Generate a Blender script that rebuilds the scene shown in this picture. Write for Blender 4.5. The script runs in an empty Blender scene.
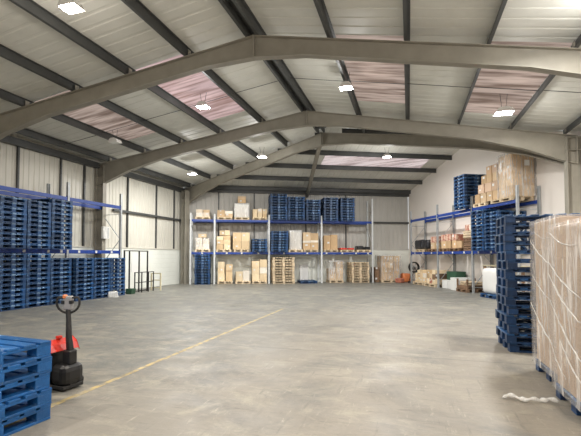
import bpy, bmesh, math, random
from mathutils import Vector, Matrix
R = random.Random(7)
PI = math.pi
SC = bpy.context.scene
C = SC.collection

# ------------------------------------------------------------------ helpers
class MB:
    """collects shapes into one mesh"""
    def __init__(s): s.v = []; s.f = []; s.sm = []
    def add(s, vs, fs, smooth=False):
        b = len(s.v); s.v += [tuple(x) for x in vs]
        for f in fs: s.f.append(tuple(b+i for i in f)); s.sm.append(smooth)
    def box(s, c, d, rz=0, M=None):
        x, y, z = d[0]/2, d[1]/2, d[2]/2
        vs = [Vector((i*x, j*y, k*z)) for k in (-1, 1) for j in (-1, 1) for i in (-1, 1)]
        m = Matrix.Translation(c) @ (M.to_4x4() if M else Matrix.Rotation(rz, 4, 'Z'))
        s.add([m @ v for v in vs], [(0,2,3,1),(4,5,7,6),(0,1,5,4),(2,6,7,3),(0,4,6,2),(1,3,7,5)])
        return s
    def bx(s, x0, x1, y0, y1, z0, z1):
        return s.box(((x0+x1)/2, (y0+y1)/2, (z0+z1)/2), (abs(x1-x0), abs(y1-y0), abs(z1-z0)))
    def bar(s, a, b, w, h=None, up=(0,0,1)):
        a, b = Vector(a), Vector(b); d = b-a; L = d.length; d.normalize()
        u = Vector(up)
        if abs(d.dot(u)) > .98: u = Vector((1,0,0))
        sd = d.cross(u).normalized(); u2 = sd.cross(d)
        M = Matrix((sd, d, u2)).transposed()
        return s.box((a+b)/2, (w, L, h or w), M=M)
    def tube(s, pts, r, n=8, cap=True):
        pts = [Vector(p) for p in pts]; rings = []
        rr = r if isinstance(r, (list, tuple)) else [r]*len(pts)
        prev = None
        for i, p in enumerate(pts):
            t = (pts[min(i+1, len(pts)-1)]-pts[max(i-1, 0)]).normalized()
            if prev is None:
                u = Vector((0,0,1)) if abs(t.z) < .9 else Vector((1,0,0))
                a = t.cross(u).normalized()
            else:
                a = (prev - t*prev.dot(t)).normalized()
            prev = a; b = t.cross(a)
            rings.append([p+(a*math.cos(2*PI*k/n)+b*math.sin(2*PI*k/n))*rr[i] for k in range(n)])
        vs = [v for g in rings for v in g]; fs = []
        for i in range(len(pts)-1):
            for k in range(n):
                fs.append((i*n+k, i*n+(k+1) % n, (i+1)*n+(k+1) % n, (i+1)*n+k))
        s.add(vs, fs, True)
        if cap:
            s.add(rings[0], [tuple(range(n))]); s.add(rings[-1], [tuple(range(n))])
        return s
    def prism(s, poly, axis_fn, a, b):
        """poly: 2-d outline; axis_fn(p, t) gives the 3-d point"""
        n = len(poly)
        vs = [axis_fn(p, a) for p in poly]+[axis_fn(p, b) for p in poly]
        fs = [tuple(range(n)), tuple(range(2*n-1, n-1, -1))]+[(i, (i+1) % n, (i+1) % n+n, i+n) for i in range(n)]
        s.add(vs, fs); return s
    def mesh(s, name, mats, bevel=0, seg=2):
        me = bpy.data.meshes.new(name); me.from_pydata(s.v, [], s.f)
        bm = bmesh.new(); bm.from_mesh(me)
        for i, f in enumerate(bm.faces): f.smooth = s.sm[i] if i < len(s.sm) else False
        if bevel:
            bmesh.ops.remove_doubles(bm, verts=bm.verts, dist=1e-5)
            bmesh.ops.bevel(bm, geom=list(bm.edges), offset=bevel, segments=seg, profile=.5, affect='EDGES')
        bmesh.ops.recalc_face_normals(bm, faces=bm.faces)
        bm.to_mesh(me); bm.free()
        for m in (mats if isinstance(mats, (list, tuple)) else [mats]): me.materials.append(m)
        return me
    def build(s, name, m, parent=None, loc=(0,0,0), rz=0, bevel=0, seg=2):
        return link(name, s.mesh(name, m, bevel, seg), parent, loc, rz)

def link(name, me, parent=None, loc=(0,0,0), rz=0):
    o = bpy.data.objects.new(name, me); C.objects.link(o)
    o.location = loc; o.rotation_euler = (0, 0, rz)
    if parent: o.parent = parent
    return o
def empty(name, loc=(0,0,0), rz=0, parent=None):
    o = bpy.data.objects.new(name, None); C.objects.link(o)
    o.location = loc; o.rotation_euler = (0, 0, rz); o.empty_display_size = .1
    if parent: o.parent = parent
    return o
def tag(o, label, cat, group=None, kind=None):
    o['label'] = label; o['category'] = cat
    if group: o['group'] = group
    if kind: o['kind'] = kind
    return o
def struct(o, label=None):
    o['kind'] = 'structure'
    if label: o['label'] = label
    return o
def copy_tree(o, kids, parent=None):
    c = o.copy(); C.objects.link(c)
    if parent: c.parent = parent
    for ch in kids.get(o.name, ()): copy_tree(ch, kids, c)
    return c
KIDS = {}
def register(o, allobs):
    for c in allobs: KIDS.setdefault(c.parent.name, []).append(c)

# ------------------------------------------------------------------ materials
def N(nt, t, **k):
    n = nt.nodes.new(t)
    for a, b in k.items(): setattr(n, a, b)
    return n
def mat(name, col, rough=.6, metal=0, var=.15, scale=3, rand=0, col2=None, mix2=.5, bump=0, bscale=30, coord='Object', alpha=1, trans=0, thr=None, spec=.5, stretch=None):
    m = bpy.data.materials.new(name); m.use_nodes = True; nt = m.node_tree
    p = nt.nodes['Principled BSDF']; L = nt.links.new
    p.inputs['Roughness'].default_value = rough; p.inputs['Metallic'].default_value = metal
    p.inputs['Specular IOR Level'].default_value = spec
    tc = N(nt, 'ShaderNodeTexCoord'); src = tc.outputs[coord]
    if stretch:
        mp = N(nt, 'ShaderNodeMapping'); mp.inputs['Scale'].default_value = stretch; L(src, mp.inputs[0]); src = mp.outputs[0]
    nz = N(nt, 'ShaderNodeTexNoise'); nz.inputs['Scale'].default_value = scale; nz.inputs['Detail'].default_value = 5
    L(src, nz.inputs['Vector'])
    rp = N(nt, 'ShaderNodeMapRange'); L(nz.outputs['Fac'], rp.inputs['Value'])
    rp.inputs['From Min'].default_value = .3; rp.inputs['From Max'].default_value = .7
    rp.inputs['To Min'].default_value = 1-var; rp.inputs['To Max'].default_value = 1+var*.6
    val = rp.outputs[0]
    oi = N(nt, 'ShaderNodeObjectInfo')
    if rand:
        r2 = N(nt, 'ShaderNodeMapRange'); L(oi.outputs['Random'], r2.inputs['Value'])
        r2.inputs['To Min'].default_value = 1-rand; r2.inputs['To Max'].default_value = 1+rand
        mu = N(nt, 'ShaderNodeMath', operation='MULTIPLY'); L(val, mu.inputs[0]); L(r2.outputs[0], mu.inputs[1]); val = mu.outputs[0]
    base = N(nt, 'ShaderNodeRGB'); base.outputs[0].default_value = (*col, 1); cout = base.outputs[0]
    if col2:
        mx = N(nt, 'ShaderNodeMix', data_type='RGBA'); L(cout, mx.inputs['A']); mx.inputs['B'].default_value = (*col2, 1)
        if thr is None:
            # per object blend
            wn = N(nt, 'ShaderNodeMath', operation='FRACT'); ml = N(nt, 'ShaderNodeMath', operation='MULTIPLY'); ml.inputs[1].default_value = 7.31
            L(oi.outputs['Random'], ml.inputs[0]); L(ml.outputs[0], wn.inputs[0])
            pw = N(nt, 'ShaderNodeMath', operation='POWER'); L(wn.outputs[0], pw.inputs[0]); pw.inputs[1].default_value = 1/mix2
            L(pw.outputs[0], mx.inputs['Factor'])
        else:
            n3 = N(nt, 'ShaderNodeTexNoise'); n3.inputs['Scale'].default_value = thr[0]; n3.inputs['Detail'].default_value = 8; n3.inputs['Roughness'].default_value = .65
            L(src, n3.inputs['Vector'])
            m3 = N(nt, 'ShaderNodeMapRange'); L(n3.outputs['Fac'], m3.inputs['Value'])
            m3.inputs['From Min'].default_value = thr[1]; m3.inputs['From Max'].default_value = thr[2]; m3.inputs['To Max'].default_value = mix2
            L(m3.outputs[0], mx.inputs['Factor'])
        cout = mx.outputs['Result']
    vm = N(nt, 'ShaderNodeVectorMath', operation='SCALE'); L(cout, vm.inputs[0]); L(val, vm.inputs['Scale'])
    L(vm.outputs[0], p.inputs['Base Color'])
    if bump:
        nb = N(nt, 'ShaderNodeTexNoise'); nb.inputs['Scale'].default_value = bscale; nb.inputs['Detail'].default_value = 4; L(src, nb.inputs['Vector'])
        b = N(nt, 'ShaderNodeBump'); b.inputs['Strength'].default_value = bump; b.inputs['Distance'].default_value = .02
        L(nb.outputs['Fac'], b.inputs['Height']); L(b.outputs[0], p.inputs['Normal'])
    if alpha < 1: p.inputs['Alpha'].default_value = alpha
    return m

M = {}
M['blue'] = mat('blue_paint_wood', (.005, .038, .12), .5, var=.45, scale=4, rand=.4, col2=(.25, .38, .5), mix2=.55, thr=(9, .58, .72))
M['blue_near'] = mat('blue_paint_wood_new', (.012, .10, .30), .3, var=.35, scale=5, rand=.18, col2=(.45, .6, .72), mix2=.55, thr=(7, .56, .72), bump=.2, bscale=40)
M['blue_deck'] = mat('worn_blue_deck_paint', (.01, .07, .20), .5, var=.5, scale=4, rand=.45, col2=(.30, .42, .52), mix2=.75, thr=(6, .52, .68))
M['wood'] = mat('bare_pallet_wood', (.66, .53, .36), .75, var=.3, scale=6, rand=.25, stretch=(1, 8, 8))
M['wood_dark'] = mat('dark_wood', (.2, .12, .07), .75, var=.3, scale=6, rand=.25)
M['card'] = mat('brown_cardboard', (.53, .36, .2), .8, var=.12, scale=2, rand=.16, col2=(.68, .52, .34), mix2=.7)
M['card_pale'] = mat('pale_cardboard', (.82, .67, .45), .8, var=.12, scale=3, rand=.16, col2=(.66, .48, .28), mix2=.6)
M['card_heap'] = mat('pinkish_cardboard', (.62, .44, .31), .75, var=.1, scale=2, rand=.18, col2=(.50, .33, .19), mix2=.6)
M['card_white'] = mat('whitish_cardboard', (.86, .80, .70), .7, var=.1, scale=2, rand=.1, col2=(.72, .58, .42), mix2=.5)
M['card_red'] = mat('red_print_cardboard', (.66, .47, .36), .7, var=.1, scale=3, rand=.1, col2=(.32, .07, .045), mix2=.8, thr=(9, .47, .52))
M['card_near'] = mat('cardboard_under_film', (.46, .335, .23), .7, var=.06, scale=1.5, rand=.06)
M['tape'] = mat('parcel_tape', (.56, .42, .26), .3, var=.05)
M['paper'] = mat('white_paper', (.72, .72, .70), .6, var=.04)
M['print'] = mat('black_print', (.03, .03, .03), .6)
M['rackblue'] = mat('rack_beam_blue', (.012, .05, .27), .4, var=.15, scale=5)
M['galv'] = mat('galvanised_steel', (.42, .44, .45), .45, .3, var=.15, scale=8)
M['galv_white'] = mat('pale_galvanised_steel', (.66, .68, .68), .45, .1, var=.1, scale=8)
M['steel'] = mat('painted_frame_steel', (.27, .25, .205), .55, var=.12, scale=3, coord='Object')
M['purlin'] = mat('shaded_purlin_steel', (.07, .073, .072), .5, .1, var=.2, scale=2)  # galvanised steel, with the shade on the purlins put into its dark colour
M['sheet'] = mat('roof_liner_sheet', (.66, .655, .60), .5, var=.1, scale=.6, col2=(.5, .5, .45), mix2=.5, thr=(.9, .5, .7))
M['clad'] = mat('wall_cladding', (.60, .58, .51), .5, var=.1, scale=.5)
M['clad_grey'] = mat('wall_cladding_grey', (.50, .485, .45), .5, var=.1, scale=.5)
M['plaster'] = mat('white_plaster', (.80, .745, .69), .8, var=.05, scale=.4)
M['block'] = None
M['black'] = mat('black_plastic', (.012, .012, .013), .4, var=.2)
M['rubber'] = mat('black_rubber', (.02, .02, .02), .75, var=.2)
M['red'] = mat('red_paint', (.62, .03, .015), .35, var=.1)
M['orange'] = mat('orange_plastic', (.85, .22, .04), .4)
M['greyp'] = mat('grey_plastic', (.3, .3, .31), .45)
M['cream'] = mat('cream_paint', (.75, .68, .48), .5)
M['green'] = mat('green_plastic', (.03, .09, .05), .5)
M['darkwrap'] = mat('black_film', (.015, .016, .02), .3, var=.3, bump=.8, bscale=12)
M['white_fix'] = mat('white_fixture', (.75, .75, .72), .4)
M['yellow'] = None

def block_mat():
    m = mat('painted_blockwork', (.78, .80, .74), .65, var=.06, scale=.8)
    nt = m.node_tree; L = nt.links.new; p = nt.nodes['Principled BSDF']
    tc = N(nt, 'ShaderNodeTexCoord'); br = N(nt, 'ShaderNodeTexBrick')
    mp = N(nt, 'ShaderNodeMapping'); mp.inputs['Rotation'].default_value = (PI/2, 0, 0)
    # coordinates along the wall (local x) and up
    sx = N(nt, 'ShaderNodeSeparateXYZ'); cx = N(nt, 'ShaderNodeCombineXYZ')
    L(tc.outputs['Object'], sx.inputs[0]); L(sx.outputs[0], cx.inputs[0]); L(sx.outputs[2], cx.inputs[1])
    L(cx.outputs[0], br.inputs['Vector'])
    br.inputs['Scale'].default_value = 1; br.inputs['Brick Width'].default_value = .45; br.inputs['Row Height'].default_value = .225
    br.inputs['Mortar Size'].default_value = .008; br.inputs['Color1'].default_value = (1,1,1,1); br.inputs['Color2'].default_value = (1,1,1,1); br.inputs['Mortar'].default_value = (0,0,0,1)
    b = N(nt, 'ShaderNodeBump'); b.inputs['Strength'].default_value = .6; b.inputs['Distance'].default_value = .01
    L(br.outputs['Color'], b.inputs['Height']); L(b.outputs[0], p.inputs['Normal'])
    return m
M['block'] = block_mat()

def floor_mat():
    m = bpy.data.materials.new('concrete_floor'); m.use_nodes = True; nt = m.node_tree; L = nt.links.new
    p = nt.nodes['Principled BSDF']; tc = N(nt, 'ShaderNodeTexCoord'); co = tc.outputs['Object']
    def noise(sc, det=6, rough=.55, st=None, dist=0):
        s = co
        if st:
            mp = N(nt, 'ShaderNodeMapping'); mp.inputs['Scale'].default_value = st[:3]
            mp.inputs['Rotation'].default_value = (0, 0, st[3] if len(st) > 3 else 0); L(co, mp.inputs[0]); s = mp.outputs[0]
        n = N(nt, 'ShaderNodeTexNoise'); n.inputs['Scale'].default_value = sc; n.inputs['Detail'].default_value = det
        n.inputs['Roughness'].default_value = rough; n.inputs['Distortion'].default_value = dist; L(s, n.inputs['Vector']); return n.outputs['Fac']
    def rng(v, a, b, c=0, d=1):
        r = N(nt, 'ShaderNodeMapRange'); L(v, r.inputs['Value'])
        for k, x in zip(('From Min', 'From Max', 'To Min', 'To Max'), (a, b, c, d)): r.inputs[k].default_value = x
        return r.outputs[0]
    def mix(a, b, f):
        x = N(nt, 'ShaderNodeMix', data_type='RGBA')
        for s, v in (('A', a), ('B', b)):
            if isinstance(v, tuple): x.inputs[s].default_value = (*v, 1)
            else: L(v, x.inputs[s])
        if isinstance(f, float): x.inputs['Factor'].default_value = f
        else: L(f, x.inputs['Factor'])
        return x.outputs['Result']
    sp = N(nt, 'ShaderNodeSeparateXYZ'); L(co, sp.inputs[0])
    def math_(op, a, b):
        q = N(nt, 'ShaderNodeMath', operation=op)
        for i_, v_ in enumerate((a, b)):
            if isinstance(v_, (int, float)): q.inputs[i_].default_value = v_
            else: L(v_, q.inputs[i_])
        return q.outputs[0]
    big = noise(.25, 4)
    wob = math_('MULTIPLY', math_('SUBTRACT', big, .5), 7)
    fx = rng(math_('ADD', sp.outputs[0], wob), -4.2, -1.6); fy = rng(math_('ADD', sp.outputs[1], wob), 15, 7)
    dusty = math_('MULTIPLY', fx, fy)                                   # dusty traffic area against the cleaner slab
    c = mix((.15, .155, .145), (.265, .24, .20), dusty)
    c = mix(c, (.14, .14, .132), rng(noise(.7, 8, .65, dist=.6), .48, .62, 0, .75))
    c = mix(c, (.36, .33, .26), rng(noise(1.6, 9, .72, (1, 1.5, 1, .4), .8), .50, .64, 0, .7))
    c = mix(c, (.24, .22, .185), rng(noise(5, 9, .8), .47, .6, 0, .75))
    c = mix(c, (.44, .40, .33), rng(noise(4, 10, .8, (4, .8, 1, .5)), .57, .66, 0, .6))
    c = mix(c, (.40, .38, .34), rng(noise(2.5, 10, .8, (1, 5, 1, -.3)), .585, .66, 0, .45))
    c = mix(c, (.10, .095, .09), rng(noise(3, 9, .75, (.6, 6, 1, .25)), .56, .66, 0, .6))
    c = mix(c, (.11, .108, .10), rng(noise(2.2, 9, .75, (6, .5, 1, .15)), .58, .68, 0, .5))
    c = mix(c, (.12, .115, .11), rng(noise(30, 5, .7), .55, .75, 0, .4))
    # saw-cut joint
    sx = N(nt, 'ShaderNodeSeparateXYZ'); L(co, sx.inputs[0])
    def joint(out, at, w=.012, slope=None):
        a = N(nt, 'ShaderNodeMath', operation='SUBTRACT'); L(out, a.inputs[0]); a.inputs[1].default_value = at
        b = N(nt, 'ShaderNodeMath', operation='ABSOLUTE'); L(a.outputs[0], b.inputs[0])
        d = N(nt, 'ShaderNodeMath', operation='LESS_THAN'); L(b.outputs[0], d.inputs[0]); d.inputs[1].default_value = w; return d.outputs[0]
    for o, at in ((sx.outputs[1], 6.42), (sx.outputs[1], 12.4)):
        j = joint(o, at); ml = N(nt, 'ShaderNodeMath', operation='MULTIPLY'); L(j, ml.inputs[0]); ml.inputs[1].default_value = .65
        c = mix(c, (.1, .1, .1), ml.outputs[0])
    L(c, p.inputs['Base Color'])
    L(rng(noise(1.5, 6), .3, .7, .38, .62), p.inputs['Roughness'])
    p.inputs['Specular IOR Level'].default_value = .4
    b = N(nt, 'ShaderNodeBump'); b.inputs['Strength'].default_value = .15; b.inputs['Distance'].default_value = .01
    L(noise(20, 6), b.inputs['Height']); L(b.outputs[0], p.inputs['Normal'])
    return m
M['floor'] = floor_mat()
M['yellow'] = mat('worn_yellow_paint', (.50, .38, .16), .6, var=.3, scale=5, col2=(.27, .25, .2), mix2=.9, thr=(9, .45, .56))

def skylight_mat(c0=(.40, .25, .22), c1=(.80, .58, .57)):
    m = bpy.data.materials.new('rooflight_panel'); m.use_nodes = True; nt = m.node_tree; L = nt.links.new
    nt.nodes.remove(nt.nodes['Principled BSDF']); out = nt.nodes['Material Output']
    t = N(nt, 'ShaderNodeBsdfTranslucent'); d = N(nt, 'ShaderNodeBsdfDiffuse'); mx = N(nt, 'ShaderNodeMixShader')
    tc = N(nt, 'ShaderNodeTexCoord'); mp = N(nt, 'ShaderNodeMapping'); mp.inputs['Scale'].default_value = (.45, 4, 1)
    L(tc.outputs['Object'], mp.inputs[0])
    n = N(nt, 'ShaderNodeTexNoise'); n.inputs['Scale'].default_value = 1.4; n.inputs['Detail'].default_value = 6; L(mp.outputs[0], n.inputs['Vector'])
    cr = N(nt, 'ShaderNodeValToRGB'); L(n.outputs['Fac'], cr.inputs[0])
    cr.color_ramp.elements[0].position = .36; cr.color_ramp.elements[0].color = (*c0, 1)
    cr.color_ramp.elements[1].position = .6; cr.color_ramp.elements[1].color = (*c1, 1)
    L(cr.outputs[0], t.inputs[0]); L(cr.outputs[0], d.inputs[0])
    mx.inputs[0].default_value = .35; L(t.outputs[0], mx.inputs[1]); L(d.outputs[0], mx.inputs[2]); L(mx.outputs[0], out.inputs[0])
    return m
M['sky'] = skylight_mat(); M['sky_brown'] = skylight_mat((.24, .17, .135), (.62, .48, .41)); M['sky_bright'] = skylight_mat((.55, .42, .40), (.95, .80, .78))

def film_mat(name, a0, a1, tint=(.85, .86, .86), sc=2.2, st=(6, 6, 1.1), fr=(.52, .74)):
    m = bpy.data.materials.new(name); m.use_nodes = True; nt = m.node_tree; L = nt.links.new
    p = nt.nodes['Principled BSDF']; tc = N(nt, 'ShaderNodeTexCoord')
    mp = N(nt, 'ShaderNodeMapping'); mp.inputs['Rotation'].default_value = (.85, .35, .1); mp.inputs['Scale'].default_value = st
    L(tc.outputs['Object'], mp.inputs[0])
    n = N(nt, 'ShaderNodeTexNoise'); n.inputs['Scale'].default_value = sc; n.inputs['Detail'].default_value = 5; n.inputs['Distortion'].default_value = .5
    n.inputs['Roughness'].default_value = .6
    L(mp.outputs[0], n.inputs['Vector'])
    r = N(nt, 'ShaderNodeMapRange'); L(n.outputs['Fac'], r.inputs['Value'])
    r.inputs['From Min'].default_value = fr[0]; r.inputs['From Max'].default_value = fr[1]; r.inputs['To Min'].default_value = a0; r.inputs['To Max'].default_value = a1
    mp2 = N(nt, 'ShaderNodeMapping'); mp2.inputs['Rotation'].default_value = (-.45, -.2, .2); mp2.inputs['Scale'].default_value = (7, 8, .8)
    L(tc.outputs['Object'], mp2.inputs[0])
    n2 = N(nt, 'ShaderNodeTexNoise'); n2.inputs['Scale'].default_value = sc*.8; n2.inputs['Detail'].default_value = 6; n2.inputs['Distortion'].default_value = .8
    L(mp2.outputs[0], n2.inputs['Vector'])
    r2 = N(nt, 'ShaderNodeMapRange'); L(n2.outputs['Fac'], r2.inputs['Value'])
    r2.inputs['From Min'].default_value = fr[0]+.02; r2.inputs['From Max'].default_value = fr[1]+.02; r2.inputs['To Min'].default_value = a0; r2.inputs['To Max'].default_value = a1
    mxm = N(nt, 'ShaderNodeMath', operation='MAXIMUM'); L(r.outputs[0], mxm.inputs[0]); L(r2.outputs[0], mxm.inputs[1])
    L(mxm.outputs[0], p.inputs['Alpha'])
    p.inputs['Base Color'].default_value = (*tint, 1); p.inputs['Roughness'].default_value = .18; p.inputs['Specular IOR Level'].default_value = .7
    b = N(nt, 'ShaderNodeBump'); b.inputs['Strength'].default_value = .7; b.inputs['Distance'].default_value = .03
    L(n.outputs['Fac'], b.inputs['Height']); L(b.outputs[0], p.inputs['Normal'])
    return m
M['film'] = film_mat('clear_stretch_film', .12, .8)
M['film_near'] = film_mat('creased_stretch_film', .22, .8, (.9, .88, .86), 1.3, (6, 6, 1.0), (.53, .66))
M['film_white'] = film_mat('milky_stretch_film', .55, .95, (.86, .86, .84), 1.6)
def emit(name, col, s):
    m = bpy.data.materials.new(name); m.use_nodes = True; nt = m.node_tree
    p = nt.nodes['Principled BSDF']; p.inputs['Emission Color'].default_value = (*col, 1); p.inputs['Emission Strength'].default_value = s
    p.inputs['Base Color'].default_value = (.8, .8, .8, 1); return m
M['lamp'] = emit('lit_lamp_lens', (1, .97, .93), 45)
M['lamp_warm'] = emit('lit_lamp_lens_warm', (1, .86, .72), 60)
M['lamp_off'] = mat('unlit_lamp_lens', (.7, .7, .66), .3)

# ------------------------------------------------------------------ building geometry
B = math.radians(24.8); CB, SB = math.cos(B), math.sin(B)
W0 = (-12.0, 20.2)                       # back corner of the side wall
def end(s, n, z=0):                      # end-building coordinates: s along the end wall, n away from it into the hall
    return Vector((W0[0]+s*CB+n*SB, W0[1]+s*SB-n*CB, z))
LW = 13.22                               # length of the end wall
XR = 5.2; XA = -3.4; Y0 = -6.0
RIDGE = 6.81; SL = .17; EV = RIDGE-SL*8.6; SKEW = .04
SCAP = 6.276
CAP = end(SCAP, 6.92)                    # where the ridge meets the hip
KNEE = (5.2, 14.5)
def zmain(x): return RIDGE-SL*abs(x-XA)
def zend(n): return EV+(RIDGE-EV)/6.92*n if n <= 6.92 else RIDGE-(RIDGE-zmain(XR))/5.47*(n-6.92)

def ribbed(mb, fn, u0, u1, v0, v1, period, depth, rib=.06):
    """ribbed sheet: ribs repeat along u, run along v; fn(u, v, d) -> point, d = rib height"""
    us = []; u = math.floor(u0/period)*period
    while u < u1+period:
        for du, d in ((0, 0), (period-rib*1.6, 0), (period-rib*1.25, depth), (period-rib*.35, depth)): us.append((u+du, d))
        u += period
    us = [(u, d) for u, d in us if u0 < u < u1]; us = [(u0, 0)]+us+[(u1, 0)]
    vs = []
    for u, d in us: vs += [fn(u, v0, d), fn(u, v1, d)]
    mb.add(vs, [(2*i, 2*i+2, 2*i+3, 2*i+1) for i in range(len(us)-1)])

def clip(me, cuts):
    bm = bmesh.new(); bm.from_mesh(me)
    for (p, q) in cuts:                                  # keep the side left of p->q
        d = Vector((q[0]-p[0], q[1]-p[1], 0)); no = Vector((d.y, -d.x, 0)).normalized()
        bmesh.ops.bisect_plane(bm, geom=list(bm.verts)+list(bm.edges)+list(bm.faces), plane_co=Vector((p[0], p[1], 0)), plane_no=no, clear_outer=True)
    bm.to_mesh(me); bm.free(); return me

# floor
mb = MB(); mb.prism([(-12.2, Y0-6), (XR+.2, Y0-6), (XR+.2, 14.5), tuple(end(LW+.2, -.2)[:2]), tuple(end(-.2, -.2)[:2]), (-12.2, 20.2)], lambda p, t: (p[0], p[1], t), -.2, 0)
struct(mb.build('floor', M['floor']), 'worn grey-beige concrete warehouse floor')
# painted line
mb = MB(); mb.bx(-3.49, -3.42, 2.2, 11.2, .0004, .0018)
struct(mb.build('floor_line', M['yellow']), 'worn yellow line painted along the floor')

# walls
def wall_obj(name, m, a, b, z0, z1, th=.2, label=None, out=1, parent=None):
    a, b = Vector((*a, 0)), Vector((*b, 0)); d = b-a; L = d.length; rz = math.atan2(d.y, d.x)
    o = MB().bx(0, L, 0, out*th, z0, z1).build(name, m, parent, a, rz)
    return o, L, rz, a
# side wall (travelling away from the camera: local +y is outside)
WH = 1.83
wl, L_, rz_, a_ = wall_obj('wall_left', M['block'], (-12, Y0), W0, 0, WH, .2)
struct(wl, 'side wall of white painted blockwork with pale ribbed cladding above')
mb = MB(); ribbed(mb, lambda u, v, d: (u, .05-d, v), 0, L_, WH, EV+.02, .2, .015, .05)
mb.build('cladding', M['clad'], wl)
mb = MB(); mb.bx(0, L_, -.03, .2, WH, WH+.05); mb.build('ledge', M['clad'], wl)
for yy in (10.1, 11.78, 15.45, 17.6, 19.2, 8.0, 12.9):
    MB().bx(yy-Y0-.03, yy-Y0+.03, -.035, .04, WH+.05, 5.2).build('rail_post', M['purlin'], wl)
for (y0, y1, z) in ((14.5, 20.1, 3.45),):
    MB().bx(y0-Y0, y1-Y0, -.09, .02, z-.05, z+.05).build('wall_rail', M['purlin'], wl)
MB().bx(0, L_, -.16, .02, 5.0, 5.22).build('eaves_beam', M['purlin'], wl)
# end wall
wb, L_, rz_, a_ = wall_obj('wall_back', M['block'], W0, end(LW, 0)[:2], 0, 1.86, .2)
struct(wb, 'end wall of white blockwork with grey ribbed cladding above')
mb = MB(); ribbed(mb, lambda u, v, d: (u, .05-d, v), 0, L_, 1.86, EV+.02, .25, .018, .05)
mb.build('cladding', M['clad_grey'], wb)
mb = MB(); mb.bx(0, L_, -.03, .2, 1.86, 1.91); mb.build('ledge', M['clad_grey'], wb)
MB().bx(.2, L_-.02, -.09, .02, 3.44, 3.54).build('wall_rail', M['purlin'], wb)
for s in (1.9, 3.9, 6.9, 9.3): MB().bx(s-.03, s+.03, -.035, .02, 1.91, 5.2).build('rail_post', M['purlin'], wb)
MB().bx(0, L_, -.14, .02, 5.08, 5.26).build('eaves_beam', M['purlin'], wb)
# plain gable wall
a = end(LW, 0); rz = math.atan2(-CB, SB); LG = 12.39
mb = MB(); mb.prism([(0, 0), (LG, 0), (LG, zend(LG)), (6.92, RIDGE), (0, zend(0))], lambda p, t: (p[0], t, p[1]), 0, .2)
struct(mb.build('wall_right', M['plaster'], None, a, rz), 'plain white plastered gable wall behind the carton racking')
# side wall near the camera, and unseen front wall whose doorway is added to let daylight in
mb = MB(); mb.bx(XR, XR+.2, Y0, 14.5, 0, zmain(XR))
struct(mb.build('wall_east', M['plaster']), 'plain white wall beside the wrapped pallets')
mb = MB(); poly = [(-12, 0), (-7.0, 0), (-7.0, 4.6), (-.5, 4.6), (-.5, 0), (XR, 0), (XR, zmain(XR)), (XA, RIDGE), (-12, zmain(-12))]
mb.prism(poly, lambda p, t: (p[0], t, p[1]), Y0-.2, Y0)
struct(mb.build('wall_front', M['plaster']), 'unseen front wall with a doorway opening added to admit daylight')

# roof sheets with openings for the rooflights
PL = [-5.1, -6.72, -8.3, -9.87, -11.4]; PR = [-1.61, .01, 1.62, 3.16, 4.67]
SY0, SY1 = 8.72, 12.25
hip = ((W0[0]-.4, W0[1]+.4*(W0[1]-CAP.y)/(CAP.x-W0[0])), tuple(CAP[:2])); val = (tuple(CAP[:2]), KNEE)
SKY = {(-9.87, -8.3): (8.7, 12.6), (-6.72, -5.1): (8.8, 12.9), (-1.61, .01): (9.0, 13.1), (1.62, 3.16): (9.15, 13.5)}
fm = lambda u, v, d: (v, u, zmain(v)+d)
mb = MB()
gaps = [-12.22, -9.87, -8.3, -6.72, -5.1, XA, -1.61, .01, 1.62, 3.16, XR+.2]
for i in range(len(gaps)-1):
    v0, v1 = gaps[i], gaps[i+1]
    segs = [(Y0-.2, SKY[(v0, v1)][0]), (SKY[(v0, v1)][1], 21)] if (v0, v1) in SKY else [(Y0-.2, 21)]
    for (u0, u1) in segs: ribbed(mb, fm, u0, u1, v0, v1, .333, .011)
me = mb.mesh('ceiling', M['sheet'])
# split at ridge to clip each side by its own line
def sub(me, keep):
    m2 = me.copy(); bm = bmesh.new(); bm.from_mesh(m2)
    bmesh.ops.delete(bm, geom=[f for f in bm.faces if not keep(f.calc_center_median())], context='FACES'); bm.to_mesh(m2); bm.free(); return m2
ml = clip(sub(me, lambda c: c.x < XA), [(hip[1], hip[0])])
mr = clip(sub(me, lambda c: c.x > XA), [(val[1], val[0])])
def endfn(u, v, d): p = end(u, v); return (p.x, p.y, zend(v)+d)
mb = MB()
SEN = (3.42, 4.95); SES = (7.0, 12.3)
ribbed(mb, endfn, -.4, LW+.2, -.2, SEN[0], .333, .011); ribbed(mb, endfn, -.4, LW+.2, SEN[1], 6.92, .333, .011)
ribbed(mb, endfn, -.1, SES[0], *SEN, .333, .011); ribbed(mb, endfn, SES[1], LW+.2, *SEN, .333, .011)
me2 = clip(mb.mesh('e', M['sheet']), [(hip[0], hip[1])])
mb = MB(); ribbed(mb, endfn, 5.8, LW+.2, 6.92, 12.6, .333, .011)
me3 = clip(mb.mesh('e2', M['sheet']), [(val[0], val[1])])
bm = bmesh.new()
for q in (ml, mr, me2, me3): bm.from_mesh(q)
me = bpy.data.meshes.new('ceiling'); bm.to_mesh(me); bm.free(); me.materials.append(M['sheet'])
ceil = struct(link('ceiling', me), 'pale ribbed sheeting of the pitched warehouse roof')
k = 0
for (v0, v1), (SY0, SY1) in SKY.items():
    k += 1; mb = MB(); ribbed(mb, fm, SY0, SY1, v0, v1, .333, .011)
    struct(mb.build('window_%d' % k, M['sky' if k == 2 else 'sky_brown']), 'grimy pink rooflight panel in the roof')
mb = MB(); ribbed(mb, endfn, *SES, *SEN, .333, .011)
struct(mb.build('window_5', M['sky_bright']), 'long pink rooflight panel in the far roof slope')
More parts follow.
